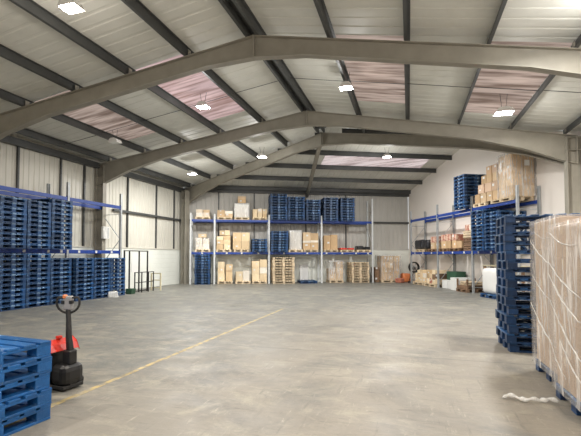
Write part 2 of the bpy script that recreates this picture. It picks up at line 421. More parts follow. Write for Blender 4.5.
# outside weathering skin: thick ridge flashing
MB().prism([(XA-.3, zmain(XA-.3)+.05), (XA, RIDGE+.06), (XA+.3, zmain(XA+.3)+.05), (XA, RIDGE+.09)], lambda p, t: (p[0], t, p[1]), Y0, 16.6).build('ridge_flashing', M['sheet'], ceil)

# purlins
def purlin(p, q, label='galvanised purlin darkened to carry its shade under the roof sheeting'):
    """z-section between two sheet-level points"""
    p, q = Vector(p), Vector(q); d = (q-p).normalized(); sd = d.cross(Vector((0,0,1))).normalized(); t = .008; h = .19; w = .065
    mb = MB(); dn = Vector((0, 0, -1)); z = Vector((0,0,-.012))
    for (a, b, wd, ht) in ((z+sd*w/2, z+sd*w/2, w, t), (z+dn*(h/2), z+dn*(h/2), t, h), (z+dn*h-sd*w/2, z+dn*h-sd*w/2, w, t)):
        mb.bar(p+a, q+a, wd, ht)
    mb.bar(p+z+dn*(h-.012)-sd*w, q+z+dn*(h-.012)-sd*w, t, .025)
    return struct(mb.build('roof_purlin', M['purlin']), label)
for x in PL+[XA-.13]:
    ye = W0[1]+(x-W0[0])*(CAP.y-W0[1])/(CAP.x-W0[0]); purlin((x, Y0, zmain(x)), (x, ye-.1, zmain(x)))
for x in PR+[XA+.13]:
    t = (x-CAP.x)/(KNEE[0]-CAP.x); ye = CAP.y+t*(KNEE[1]-CAP.y); purlin((x, Y0, zmain(x)), (x, ye-.1, zmain(x)))
for n in (.35, 1.85, 3.42, 4.95, 6.5):
    purlin(end(n*SCAP/6.92+.15, n, zend(n)), end(LW-.01, n, zend(n)))
for n in (7.4, 8.9, 10.4): purlin(end(SCAP+(n-6.92)*1.249+.1, n, zend(n)), end(LW-.01, n, zend(n)))
# sag rods between purlins
for y in (5.4, 11.3):
    xs = PL[::-1]+[XA-.13]
    for a, b in zip(xs, xs[1:]): struct(MB().tube([(a, y, zmain(a)-.1), (b, y+.05, zmain(b)-.1)], .009, 6).build('sag_rod', M['purlin']))
    xs = [XA+.13]+PR
    for a, b in zip(xs, xs[1:]): struct(MB().tube([(a, y, zmain(a)-.1), (b, y+.05, zmain(b)-.1)], .009, 6).build('sag_rod', M['purlin']))

# rafters and columns
def isec(name, tops, depths, label, fw=.19, ft=.018, wt=.014, plates=()):
    """tapered I-beam along top points, straight down depth"""
    mb = MB(); tops = [Vector(p) for p in tops]
    d = tops[-1]-tops[0]; d.z = 0; d.normalize(); sd = Vector((-d.y, d.x, 0))
    bots = [p-Vector((0, 0, h)) for p, h in zip(tops, depths)]
    for line in (tops, bots):
        vs = []
        for p in line:
            for a, b in ((-1, 0), (1, 0), (1, -1), (-1, -1)):
                vs.append(p+sd*a*fw/2+Vector((0, 0, (b*ft) if line is tops else (b+1)*ft)))
        fs = [(0, 1, 2, 3)] + [tuple(4*(len(line)-1)+i for i in (3, 2, 1, 0))]
        for i in range(len(line)-1):
            for k in range(4): fs.append((4*i+k, 4*i+(k+1) % 4, 4*i+4+(k+1) % 4, 4*i+4+k))
        mb.add(vs, fs)
    vs = []
    for p, q in zip(tops, bots): vs += [p+sd*wt/2, q+sd*wt/2, q-sd*wt/2, p-sd*wt/2]
    fs = []
    for i in range(len(tops)-1):
        for k in range(4): fs.append((4*i+k, 4*i+(k+1) % 4, 4*i+4+(k+1) % 4, 4*i+4+k))
    mb.add(vs, fs)
    for i in plates:
        p, q = tops[i], bots[i]; mb.bar(p, q, fw, .03, up=tuple(sd.cross(Vector((0,0,1)))))
    return struct(mb.build(name, M['steel']), label)
def lerp(a, b, t): return Vector(a)*(1-t)+Vector(b)*t
def rafter(a, b, label, name='rafter_beam'):
    """a = eaves end top, b = apex top"""
    L = (Vector(b)-Vector(a)).length; k = [0, .02, 1.5/L, 2.9/L, 1-1.2/L, 1]
    return isec(name, [lerp(a, b, t) for t in k], [.86, .85, .56, .42, .40, .52], label, plates=(0, 5))
DT = .215
def zt(x): return zmain(x)-DT
for y, nm in ((8.75, 'near'), (13.87, 'second')):
    rafter((-11.97, y+SKEW*(-11.97-XA), zt(-11.97)), (XA-.004, y, zt(XA)), 'haunched steel rafter of the %s frame' % nm)
    rafter((XR-(.02 if y < 10 else .3), y+SKEW*(XR-XA), zt(XR)), (XA+.004, y, zt(XA)), 'haunched steel rafter of the %s frame' % nm)
capt = (CAP.x, CAP.y, RIDGE-DT)
rafter((-11.9, 20.1, zt(-11.9)), capt, 'haunched hip rafter to the far corner')
rafter((KNEE[0]-.1, KNEE[1]+.12, zt(KNEE[0])), (capt[0]+.05, capt[1]-.01, capt[2]), 'haunched valley rafter to the bend in the wall')
p = end(6.95, .12); isec('rafter_beam', [(p.x, p.y, zend(.1)-DT), (capt[0]-.05, capt[1]+.1, capt[2])], [.26, .26], 'short rafter down to the end wall', fw=.14)
def column(x, y, rz, label, h=4.6, dep=.36, fw=.2, name='steel_column'):
    mb = MB(); t = .02
    mb.bx(-dep/2, -dep/2+t, -fw/2, fw/2, .015, h); mb.bx(dep/2-t, dep/2, -fw/2, fw/2, .015, h); mb.bx(-dep/2+t, dep/2-t, -.008, .008, .015, h)
    mb.bx(-dep/2-.05, dep/2+.05, -fw/2-.05, fw/2+.05, 0, .015)
    for z in (h-.42, h-.03): mb.bx(-dep/2, dep/2, -fw/2, fw/2, z, z+.014)
    return struct(mb.build(name, M['steel'], None, (x, y, 0), rz), label)
SA = math.atan(SKEW)
column(-11.82, 8.41, SA, 'steel column of the near frame', 5.1, .28)
column(-11.78, 13.53, SA, 'steel column behind the end of the side rack', 5.1)
column(-11.62, 19.7, math.radians(-25), 'steel column in the far corner', 5.05, .34, .3)
column(5.0, 9.09, SA, 'steel column of the near frame', 5.1)
column(4.83, 14.2, SA, 'broad steel column where the white wall bends', 5.1, .46, .26)
# small cleats where purlins sit on the frames
for y in (8.75, 13.87):
    for x in PL+PR:
        struct(MB().box((x+(.05 if x < XA else -.05), y+SKEW*(x-XA), zmain(x)-.13), (.012, .12, .17)).build('purlin_cleat', M['steel']))

# ------------------------------------------------------------------ pallet racks
class Fr:
    def __init__(s, P, D): s.P = Vector((*P, 0)); s.D = Vector((*D, 0)); s.N = Vector((-D[1], D[0], 0)); s.rz = math.atan2(D[1], D[0])
    def at(s, a, t, z=0): return s.P+s.D*a+s.N*t+Vector((0, 0, z))
FL = Fr((-10.85, 0), (0, 1)); FB = Fr((-11.12, 19.41), (CB, SB)); FRr = Fr((.09, 23.3), (SB, -CB))
DEP = .9; LV = (1.65, 3.4)
def rack(name, fr, posts, beams, label, pm, tops=None, labels=()):
    root = empty(name, fr.P, fr.rz); tag(root, label, 'rack', 'pallet racking runs')
    for i, s in enumerate(posts):
        h = (tops or {}).get(i, 3.95)
        mb = MB()
        z = .25; k = 0
        while z+1.0 < h-.1:
            a, b = (.05, DEP-.05) if k % 2 == 0 else (DEP-.05, .05)
            mb.bar((s, a, z), (s, b, z+.95), .022, .022); z += .95; k += 1
        mb.bar((s, .05, .22), (s, DEP-.05, .22), .022); mb.bar((s, .05, z+.03), (s, DEP-.05, z+.03), .022)
        f = mb.build('upright_frame', pm, root)
        for t in (0, DEP):
            y0, y1 = (0, .07) if t == 0 else (DEP-.07, DEP)
            q = MB(); w = .045
            q.bx(s-w, s+w, y0 if t == 0 else y1-.006, y0+.006 if t == 0 else y1, .006, h)
            q.bx(s-w, s-w+.006, y0, y1, .006, h); q.bx(s+w-.006, s+w, y0, y1, .006, h)
            q.build('post', pm, f)
            MB().bx(s-.07, s+.07, y0-.02, y1+.02, 0, .006).build('foot_plate', pm, f)
    for (i, j, z) in beams:
        for t in (.012, DEP-.062):
            a, b = posts[i]+.046, posts[j]-.046
            m = MB(); m.bx(a, b, t, t+.045, z-.06, z+.06)
            m.build('beam', M['rackblue'], root, bevel=.004, seg=1)
            for e, sg in ((a, 1), (b, -1)):
                MB().bx(e, e+sg*.008, t-.008, t+.05, z-.1, z+.1).build('beam_connector', M['rackblue'], root)
    for (s, z) in labels:
        MB().bx(s-.045, s+.045, .006, .0118, z-.04, z+.04).build('location_plate', M['paper'], root)['label'] = 'small white location plate on the beam'
    return root
PLs = [8.1, 11.0, 13.61]
rack('pallet_rack', FL, PLs, [(0,1,1.65),(0,1,3.4),(1,2,1.65),(1,2,3.4)], 'pallet rack of blue beams along the side wall, mostly blue pallets', M['galv'],
     labels=[(x, 1.65) for x in (8.6, 9.4, 10.25, 10.75, 11.5, 12.3, 13.1)])
PB = [0, 1.25, 4.18, 7.12, 10.08]
rack('pallet_rack', FB, PB, [(i, i+1, z) for i in range(4) for z in LV], 'pallet rack across the end wall holding cartons and pallet stacks', M['galv_white'],
     tops={4: 4.75, 3: 3.75, 2: 3.75, 1: 3.75, 0: 3.8}, labels=[(x, 1.65) for x in (.6, 1.9, 2.7, 3.6, 5.0, 6.3, 7.4, 8.3, 9.1, 9.8)])
PRs = [0, 2.87, 5.68, 8.35]
rack('pallet_rack', FRr, PRs, [(i, i+1, z) for i in range(3) for z in LV], 'pallet rack along the plain white wall with piled cartons on top', M['galv'],
     tops={3: 3.95}, labels=[(x, 1.65) for x in (.5, 1.4, 2.3, 3.4, 4.2, 5.1, 6.1, 6.9, 7.7)])

# ------------------------------------------------------------------ pallets
PHT = .142
def comb(w0, d, x):
    """one runner: base board with three blocks on it, outline in (y, z)"""
    b = .095 if d < 1.1 else .13
    pts = [(0, 0), (d, 0), (d, .098), (d-b, .098), (d-b, .024), (d/2+.06, .024), (d/2+.06, .098), (d/2-.06, .098), (d/2-.06, .024), (b, .024), (b, .098), (0, .098)]
    mb = MB(); mb.prism(pts, lambda p, t: (p[0]-d/2, t, p[1]), x-w0/2, x+w0/2); return mb
def make_pallet(w, d, m, nb=5):
    """simple pallet: decking and three runners; local x = face width, y = depth"""
    root = empty('pallet'); kids = []
    mb = MB()
    for y in (-d/2+.07, 0, d/2-.07): mb.box((0, y, .109), (w, .14, .022))
    bw = .1 if nb > 5 else .13
    for i in range(nb):
        x = -w/2+bw/2+(w-bw)*i/(nb-1); mb.box((x, 0, .131), (bw if i % 2 == 0 else bw*.9, d, .0219))
    kids.append(mb.build('decking', M['blue_deck'] if m is M['blue'] else m, root))
    for y in (-d/2+.06, 0, d/2-.06): kids.append(comb(.12, w, y).build('runner', m, root))
    register(root, kids); return root
def make_pallet_full(w, d, m, nb=7):
    root = empty('pallet'); kids = []
    for y in (-d/2+.07, 0, d/2-.07): kids.append(MB().box((0, y, .109), (w, .135, .022)).build('stringer_board', m, root, bevel=.002, seg=1))
    for i in range(nb):
        bw = .11; x = -w/2+bw/2+(w-bw)*i/(nb-1); kids.append(MB().box((x, 0, .131), (bw, d, .0219)).build('deck_board', M['blue_deck'] if m is M['blue'] else m, root, bevel=.003, seg=1))
    for x, ww in ((-w/2+.07, .14), (0, .14), (w/2-.07, .14)):
        for y in (-d/2+.07, 0, d/2-.07): kids.append(MB().box((x, y, .06), (ww, .135, .076)).build('block', m, root, bevel=.004, seg=1))
    for y in (-d/2+.07, 0, d/2-.07): kids.append(MB().box((0, y, .011), (w, .135, .022)).build('base_board', m, root, bevel=.002, seg=1))
    register(root, kids); return root
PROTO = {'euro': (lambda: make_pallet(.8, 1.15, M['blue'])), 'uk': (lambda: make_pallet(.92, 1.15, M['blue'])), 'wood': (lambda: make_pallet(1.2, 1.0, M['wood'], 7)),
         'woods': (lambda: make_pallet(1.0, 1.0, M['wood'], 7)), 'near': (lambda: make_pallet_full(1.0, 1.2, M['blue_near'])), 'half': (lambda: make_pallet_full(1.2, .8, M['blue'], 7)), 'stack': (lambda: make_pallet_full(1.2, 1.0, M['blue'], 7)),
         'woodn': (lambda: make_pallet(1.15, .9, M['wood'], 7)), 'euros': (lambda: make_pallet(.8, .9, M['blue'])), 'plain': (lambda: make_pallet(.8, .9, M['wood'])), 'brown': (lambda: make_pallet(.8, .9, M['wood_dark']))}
USED = {}
def pallet(kind, loc, rz, label, group):
    if kind not in USED: o = USED[kind] = PROTO[kind]()
    else: o = copy_tree(USED[kind], KIDS)
    o.location = loc; o.rotation_euler = (0, 0, rz); tag(o, label, 'pallet', group); return o
ORD = ['bottom', 'second', 'third', 'fourth', 'fifth', 'sixth', 'seventh', 'eighth', 'ninth', 'tenth', 'eleventh', 'twelfth', 'thirteenth', 'fourteenth', 'fifteenth', 'sixteenth']
def stack(kind, fr, s, t, z, n, where, group, colour='blue', j=.012, jr=.8, skip_rz=0):
    for i in range(n):
        o = ORD[i] if i < n-1 else 'topmost'
        lab = '%s pallet, %s%s in the %s' % (colour, o, '' if o in ('bottom', 'topmost') else ' up', where) if n > 1 else '%s pallet, %s' % (colour, where)
        p = fr.at(s+R.uniform(-j, j), t+R.uniform(-j, j), z+i*(PHT+.0012)+.0005)
        pallet(kind, p, fr.rz+skip_rz+math.radians(R.uniform(-jr, jr)), lab, group)
D1, D2 = 1.7105, 3.4605
TB = .60-.07
# side rack
for s, n, w in ((8.82, 10, 'near'), (9.655, 10, 'middle'), (10.52, 11, 'far')):
    stack('euro', FL, s if w != 'far' else 10.49, .30, D1, n, '%s stack on the side rack deck' % w, 'blue pallets on the side rack deck', j=.006, jr=.4)
for s, n, w in ((8.84, 11, 'near'), (9.67, 11, 'middle'), (10.49, 10, 'far')):
    stack('euro', FL, s, .30, 0, n, '%s floor stack under the loaded side rack deck' % w, 'blue pallets under the side rack', j=.006, jr=.4)
for s, n, w in ((11.485, 10, 'near'), (12.31, 10, 'middle'), (13.13, 10, 'far')):
    stack('euro', FL, s, .30, 0, n, '%s floor stack under the empty side rack deck' % w, 'blue pallets under the side rack', j=.006, jr=.4)
# end rack, top deck: five stacks
for s, n, w in ((4.70, 10, 'first'), (5.67, 9, 'second'), (6.62, 8, 'third'), (7.62, 9, 'fourth'), (8.57, 9, 'fifth')):
    stack('uk' if s < 6 else 'euro', FB, s, .37, D2, n, '%s pallet stack from the cartons, end rack top' % w, 'blue pallets on the end rack top deck')
stack('euro', FB, 3.66, .37, D1, 5, 'short stack beside tan cartons, end rack middle deck', 'blue pallets on the end rack middle deck')
stack('uk', FB, 4.74, .37, D1, 8, 'tall stack on the end rack middle deck', 'blue pallets on the end rack middle deck')
stack('euro', FB, .63, .37, 0, 11, 'floor stack in the narrow end rack bay', 'blue pallets under the end rack')
stack('uk', FB, 6.35, .32, 0, 1, 'lying alone on the floor beside the bare wooden stack', 'low blue pallets under the end rack', j=0)
stack('wood', FB, 4.97, .36, 0, 10, 'wider bare stack under the end rack', 'bare wooden pallets under the end rack', 'unpainted wooden', j=.02, jr=1.2)
stack('woods', FB, 9.32, .36, 0, 8, 'narrower bare stack under the end rack', 'bare wooden pallets under the end rack', 'unpainted wooden', j=.02, jr=1.2)
# rack on the white wall
for s, w in ((6.42, 'first'), (7.27, 'second')):
    stack('euro', FRr, s, .34, D1, 11 if w == 'first' else 10, '%s stack from the crates, white-wall rack middle deck' % w, 'blue pallets on the white-wall rack', j=.008, jr=.5)
stack('euro', FRr, 5.2, .34, D2, 10, 'lone stack beside the piled cartons, white-wall rack top', 'blue pallets on the white-wall rack top')
# near stacks
F0 = Fr((0, 0), (1, 0)); FY = Fr((0, 0), (0, 1))
stack('half', F0, 2.07, 7.55, 0, 15, 'tall floor stack behind the wrapped cartons', 'blue pallets in the tall floor stack', j=.022, jr=1.2)
for i in range(5):
    dx, dy, dr = ((0, 0, -4.5), (.012, -.005, -4.2), (-.02, .01, -6.5), (-.012, .02, -6.0), (-.02, .015, -6.2))[i]
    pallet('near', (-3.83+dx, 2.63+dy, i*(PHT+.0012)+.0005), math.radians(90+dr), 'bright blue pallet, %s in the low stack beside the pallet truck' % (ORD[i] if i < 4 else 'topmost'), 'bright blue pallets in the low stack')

# ------------------------------------------------------------------ cartons
CM = {}
def carton(size, m, loc, rz, label, group, tape=False, name='carton', cat='carton'):
    key = (tuple(round(x, 3) for x in size), m)
    if key not in CM:
        CM[key] = MB().box((0, 0, size[2]/2), size).mesh('carton', M[m], bevel=.006, seg=1)
        if tape:
            x, y, z = size; t = MB()
            t.bx(-x/2+.01, x/2-.01, -.03, .03, z, z+.0012); t.bx(-.03, .03, -y/2-.0012, -y/2, .02, z-.02) if False else None
            t.bx(-x/2-.0012, -x/2, -.03, .03, z*.72, z-.01); t.bx(x/2, x/2+.0012, -.03, .03, z*.72, z-.01)
            CM[key+('t',)] = t.mesh('tape', M['tape'])
    o = link(name, CM[key], None, loc, rz); tag(o, label, cat, group)
    if size[2] > .17 and m not in ('card_near', 'paper') and R.random() < .55:
        w, h = R.uniform(.07, .14), R.uniform(.05, .10); x = R.uniform(-.25, .25)*size[0]; z = size[2]*R.uniform(.3, .62)
        MB().bx(x-w/2, x+w/2, -size[1]/2-.0015, -size[1]/2, z, z+h).build('address_label', M['paper'], o)['label'] = 'small white address label'
    if tape:
        c = link('tape', CM[key+('t',)], o); c['label'] = 'strip of brown parcel tape'
    return o
CO = ['first', 'second', 'third', 'fourth', 'fifth']
ROW = ['bottom', 'second', 'third', 'fourth', 'fifth', 'sixth']
def load(fr, s0, s1, t0, t1, z, cols, m, look, where, group, tier=None, rot=1.1, jit=1.0, gap=.012, tape=False, depth_layers=1, name='carton', hv=0):
    """cols: list of lists of carton heights, one list per column counted along the rack"""
    n = len(cols); w = (s1-s0)/n; dd = (t1-t0)/depth_layers
    for k in range(depth_layers):
        for i, hs in enumerate(cols):
            zz = z+.001; 
            if depth_layers > 1 and k > 0: hs = [h for h in hs]
            for r, h in enumerate(hs):
                if isinstance(h, tuple): h, mm, lk = h
                else: mm, lk = m, look
                ww = w-gap-R.uniform(0, .02)*jit; dp = dd-gap-R.uniform(0, .03)*jit
                ww = round(ww, 2); dp = round(dp, 2)
                p = fr.at(s0+w*(i+.5)+R.uniform(-.006, .006)*jit, t0+dd*(k+.5)+R.uniform(-.008, .008)*jit, zz)
                rowt = tier or (ROW[r] if r < len(hs)-1 or r == 0 else 'top')
                lab = '%s, %s row, %s column of %s' % (lk, rowt, CO[i], where)
                if depth_layers > 1: lab = '%s, %s row, %s %s column of %s' % (lk, rowt, CO[i], ('front', 'rear', 'rearmost')[k], where)
                carton((ww, dp, h), mm, p, fr.rz+math.radians(R.uniform(-rot, rot)*jit), lab, group, tape, name)
                zz += h+.001
def base(fr, s, t, z, kind, lab, group='pallets under the carton loads'):
    pallet(kind, fr.at(s, t, z+.0005), fr.rz, lab, group)
PZ = PHT+.001
TN = 'tan carton'; WC = 'pale carton'; BC = 'brown carton'
G = 'cartons on the end rack'
# --- end rack, top deck
base(FB, .62, .5, D2, 'plain', 'pallet under the low pale cartons, narrow bay top deck')
load(FB, .25, .98, .15, .85, D2+PZ, [[.24, .16], [.24, (.14, 'card', BC)]], 'card_white', WC, 'the load atop the narrow end bay', G)
base(FB, 1.78, .5, D2, 'plain', 'pallet under low brown cartons, end rack top deck')
load(FB, 1.36, 2.22, .15, .85, D2+PZ, [[.2, .18], [.19, (.15, 'card_white', WC)]], 'card', BC, 'the low load atop the end rack', G)
base(FB, 2.70, .5, D2, 'plain', 'pallet under the tallest carton heap, end rack top deck')
load(FB, 2.33, 3.07, .15, .85, D2+PZ, [[.28, .26, .2], [.26, .22, .24]], 'card_white', WC, 'the tallest heap atop the end rack', G)
load(FB, 2.48, 2.93, .25, .75, D2+PZ+.80, [[.22, .15]], 'card', BC, 'the peak of that heap', G)
base(FB, 3.68, .5, D2, 'plain', 'pallet under ragged cartons beside the first pallet stack')
load(FB, 3.30, 4.08, .15, .85, D2+PZ, [[.26, .2], [.28, (.22, 'card_white', WC)], [.22, .26]], 'card_pale', TN, 'the ragged load atop the end rack', G)
# --- end rack, middle deck
base(FB, .62, .5, D1, 'plain', 'pallet under pale boxes, narrow bay middle deck')
load(FB, .25, .98, .15, .85, D1+PZ, [[.3, .3], [.3, .28]], 'card_white', WC, 'the load on the narrow middle deck', G)
load(FB, .38, .82, .25, .75, D1+PZ+.64, [[.2]], 'card_pale', 'small tan carton', 'the peak above the narrow middle deck', G)
base(FB, 1.74, .5, D1, 'plain', 'pallet under the two-topped tan load, middle deck')
load(FB, 1.34, 2.10, .12, .85, D1+PZ, [[.26, .25, .2], [.27, .25, .22]], 'card_pale', TN, 'the two-topped load on the middle deck', G)
load(FB, 1.50, 2.08, .2, .7, D1+PZ+.765, [[.26], [.28]], 'card_pale', TN, 'the pair crowning the two-topped load', G)
base(FB, 2.68, .5, D1, 'plain', 'pallet under yellowish cartons, middle deck')
load(FB, 2.22, 3.14, .12, .88, D1+PZ, [[.46, .46], [.46, .46]], 'card_pale', 'yellowish carton', 'the load beside the short blue stack', G)
base(FB, 5.67, .5, D1, 'plain', 'pallet under tall white cartons, middle deck')
load(FB, 5.36, 5.98, .15, .8, D1+PZ, [[.5, .5], [.52, .42]], 'card_white', 'white carton', 'the tall load beside the blue stack', G)
base(FB, 6.53, .5, D1, 'plain', 'pallet under brown cartons, next to white cartons')
load(FB, 6.08, 6.98, .15, .85, D1+PZ, [[.38, (.12, 'card_white', WC), .46], [.4, (.12, 'card_white', WC), .40]], 'card', BC, 'the striped load on the middle deck', G)
base(FB, 7.68, .5, D1, 'plain', 'pallet under two tall tan cartons, middle deck')
load(FB, 7.28, 8.08, .15, .85, D1+PZ, [[.8], [.84]], 'card', 'tall brown carton', 'the pair beyond the end rack post', G)
# flat pallets with odds and ends
base(FB, 8.62, .5, D1, 'plain', 'low pallet with red sheets, end rack middle deck')
base(FB, 9.58, .5, D1, 'plain', 'low pallet beneath dark sacks, end rack middle deck')
for i, (s, zz, w) in enumerate(((8.42, PZ, .38), (8.85, PZ, .36))):
    o = MB().box((0, 0, .05), (w, .7, .1)).build('folded_tarpaulin', M['red'], None, FB.at(s, .45, D1+zz+.001), FB.rz, bevel=.03)
    tag(o, ('red folded tarpaulin nearer the two tall brown cartons' if i == 0 else 'red folded tarpaulin nearer the dark sacks'), 'tarpaulin', 'red tarpaulins on the end rack')
def lumpy(name, size, m, loc, rz, seed, amp=.04, sub=3):
    mb = MB().box((0, 0, size[2]/2), size); me = mb.mesh(name, m); bm = bmesh.new(); bm.from_mesh(me)
    bmesh.ops.bevel(bm, geom=list(bm.edges), offset=min(size)*.22, segments=3, profile=.6, affect='EDGES')
    bmesh.ops.subdivide_edges(bm, edges=[e for e in bm.edges if e.calc_length() > .12], cuts=sub, use_grid_fill=True)
    rr = random.Random(seed)
    from mathutils import noise
    for v in bm.verts:
        if v.co.z > .02:
            n = noise.noise_vector(v.co*4+Vector((seed*3.1, seed, 0)))
            v.co += n*amp
            v.co.z = max(v.co.z, .0)
    for f in bm.faces: f.smooth = True
    bm.to_mesh(me); bm.free(); return link(name, me, None, loc, rz)
tag(lumpy('sack', (.35, .6, .22), M['darkwrap'], FB.at(9.42, .45, D1+PZ+.002), FB.rz, 3, .02), 'dark bulging sack nearer the red tarpaulins', 'sack', 'dark sacks on the end rack')
tag(lumpy('sack', (.33, .6, .17), M['darkwrap'], FB.at(9.82, .45, D1+PZ+.002), FB.rz, 4, .02), 'flatter dark sack at the very end of the end rack', 'sack', 'dark sacks on the end rack')
# --- end rack, floor level
base(FB, 1.82, .5, 0, 'plain', 'pallet under two teetering carton columns on the floor')
load(FB, 1.42, 1.80, .12, .8, PZ, [[.42, .28, .34]], 'card_pale', TN, 'the teetering load, post side', G)
load(FB, 1.84, 2.22, .12, .8, PZ, [[.48, (.12, 'card', BC), .3]], 'card_pale', TN, 'the teetering load, open side', G)
base(FB, 2.78, .5, 0, 'plain', 'pallet under low cartons between two taller floor loads')
load(FB, 2.38, 3.14, .12, .85, PZ, [[.5], [(.56, 'card_white', WC)]], 'card_pale', TN, 'the low floor load', G)
base(FB, 3.68, .5, 0, 'plain', 'pallet under the six-high floor load by the bare pallets')
load(FB, 3.27, 4.10, .12, .88, PZ, [[.34, .38, .36], [.4, (.34, 'card_white', WC), .42]], 'card_pale', TN, 'the floor load beside the bare pallets', G)
tag(MB().box((0, 0, .5), (.5, .03, 1.0), M=Matrix.Rotation(math.radians(-7), 3, 'X')).build('board', M['paper'], None, FB.at(6.3, .93+.06, .006), FB.rz), 'white board leaning on the wall behind the single low blue pallet', 'board')
base(FB, 7.98, .5, 0, 'plain', 'pallet under the lumpy film-wrapped floor load')
load(FB, 7.58, 8.38, .15, .85, PZ, [[.34, .3], [.36, .34, .34]], 'card', BC, 'the lumpy film-wrapped floor load', G)

def wrap(fr, s0, s1, t0, t1, z0, z1, label, m='film', seed=1, amp=.012, name='stretch_film', grow=.02, taper=0):
    """stretch film as a creased shell open at the bottom"""
    w, d, h = (s1-s0)+2*grow, (t1-t0)+2*grow, z1-z0+grow
    bm = bmesh.new(); from mathutils import noise
    nx, ny, nz = max(3, int(w/.09)), max(3, int(d/.09)), max(3, int(h/.09))
    bmesh.ops.create_cube(bm, size=1)
    for v in bm.verts: v.co = Vector((v.co.x*w, v.co.y*d, (v.co.z+.5)*h))
    bmesh.ops.delete(bm, geom=[f for f in bm.faces if f.normal.z < -.5], context='FACES')
    for ax, n in ((0, nx), (1, ny), (2, nz)):
        for i in range(1, n):
            co = Vector(); co[ax] = (-.5+i/n)*(w, d, h)[ax] if ax < 2 else h*i/n
            no = Vector(); no[ax] = 1
            bmesh.ops.bisect_plane(bm, geom=list(bm.verts)+list(bm.edges)+list(bm.faces), plane_co=co, plane_no=no)
    bm.normal_update(); rr = random.Random(seed)
    nrm = {v: v.normal.copy() for v in bm.verts}
    for v in bm.verts:
        n = noise.noise(v.co*5+Vector((seed, seed*2, 0)))+.6*noise.noise(Vector((v.co.x*9, v.co.y*9, v.co.z*2+v.co.x*5)))
        v.co += nrm[v]*(abs(n)*amp)
    for f in bm.faces: f.smooth = True
    me = bpy.data.meshes.new(name); bm.to_mesh(me); bm.free(); me.materials.append(M[m])
    o = link(name, me, None, fr.at((s0+s1)/2, (t0+t1)/2, z0), fr.rz); tag(o, label, 'plastic film', 'stretch film round loads'); return o
wrap(FB, 7.56, 8.40, .13, .87, PZ+.002, PZ+1.08, 'clear film around the lumpy carton load under the end rack', seed=3, amp=.03)
wrap(FB, .23, 1.0, .13, .87, D1+PZ, D1+PZ+.61, 'milky film round pale boxes on the narrow middle deck', 'film', seed=5)
wrap(FB, 2.31, 3.09, .13, .87, D2+PZ, D2+PZ+.76, 'milky film round the tallest heap atop the end rack', 'film_white', seed=6)
wrap(FB, 5.34, 6.0, .13, .82, D1+PZ, D1+PZ+1.05, 'milky film round the tall white cartons, middle deck', 'film_white', seed=8)
# --- big wrapped load beyond the end rack
base(FB, 11.16, .42, 0, 'wood', 'wooden pallet under the big brown load beyond the end rack', 'pallets under the carton loads')
load(FB, 10.62, 11.68, .0, .84, PZ, [[.34, .34, .34, .34], [.34, .34, .34, .34], [.34, .34, .34, .34]], 'card', BC, 'the big load beyond the end rack', 'cartons of the big brown load')
wrap(FB, 10.58, 11.72, -.03, .87, PZ+.002, PZ+1.39, 'clear film round the big brown load beyond the end rack', seed=9, amp=.02)
load(FB, 10.24, 10.52, .1, .8, 0, [[.35, .3, .2]], 'wood_dark', 'dark brown box', 'the slim pile beside the big brown load', 'dark boxes beside the end rack')
# --- strapping trolley and red sacks at the far corner
def corner_things():
    p = FRr.at(-.35, .35)
    r = empty('strapping_dispenser', p, FRr.rz)
    tag(r, 'black strapping reel on a trolley in the far corner of the racks', 'strapping dispenser')
    mb = MB(); n = 28
    for k in range(n):
        a0, a1 = 2*PI*k/n, 2*PI*(k+1)/n
        for r0, r1, x0, x1 in ((.24, .3, -.08, .08),):
            vs = [(x, math.cos(a)*q, .88+math.sin(a)*q) for x in (x0, x1) for q in (r0, r1) for a in (a0, a1)]
            mb.add(vs, [(0,1,3,2),(4,6,7,5),(0,4,5,1),(2,3,7,6)])
    mb.build('reel', M['rubber'], r)
    mb = MB()
    for k in range(6):
        a = PI*k/3; mb.bar((0, 0, .88), (0, .25*math.cos(a), .88+.25*math.sin(a)), .03)
    mb.tube([(-.1, 0, .88), (.1, 0, .88)], .05, 12); mb.build('hub', M['galv'], r)
    mb = MB(); mb.bar((.12, -.25, .06), (.12, 0, .9), .03); mb.bar((.12, .25, .06), (.12, 0, .9), .03); mb.bar((-.12, -.25, .06), (-.12, 0, .9), .03); mb.bar((-.12, .25, .06), (-.12, 0, .9), .03)
    mb.box((0, 0, .09), (.3, .6, .04)); mb.build('stand', M['black'], r)
    for x in (-.12, .12):
        for y in (-.25, .25): MB().tube([(x-.02, y, .04), (x+.02, y, .04)], .04, 12).build('wheel', M['rubber'], r)
    for i, (s, t, sz, h) in enumerate(((-1.35, .3, (.5, .5, .5), 0), (-.75, -.3, (.4, .35, .26), 0))):
        o = lumpy('sack', sz, M['orange'] if i == 0 else M['redsack'], FRr.at(s, t, h+.003), FRr.rz+.3*i, 11+i, .03)
        tag(o, ('orange sack on the floor beside the big brown load' if i == 0 else 'reddish sack on the floor in front of the strapping reel'), 'sack', 'sacks in the far corner')
M['redsack'] = mat('reddish_sack', (.45, .16, .1), .8, var=.2)
M['orange'] = mat('orange_plastic', (.7, .22, .08), .5)
corner_things()

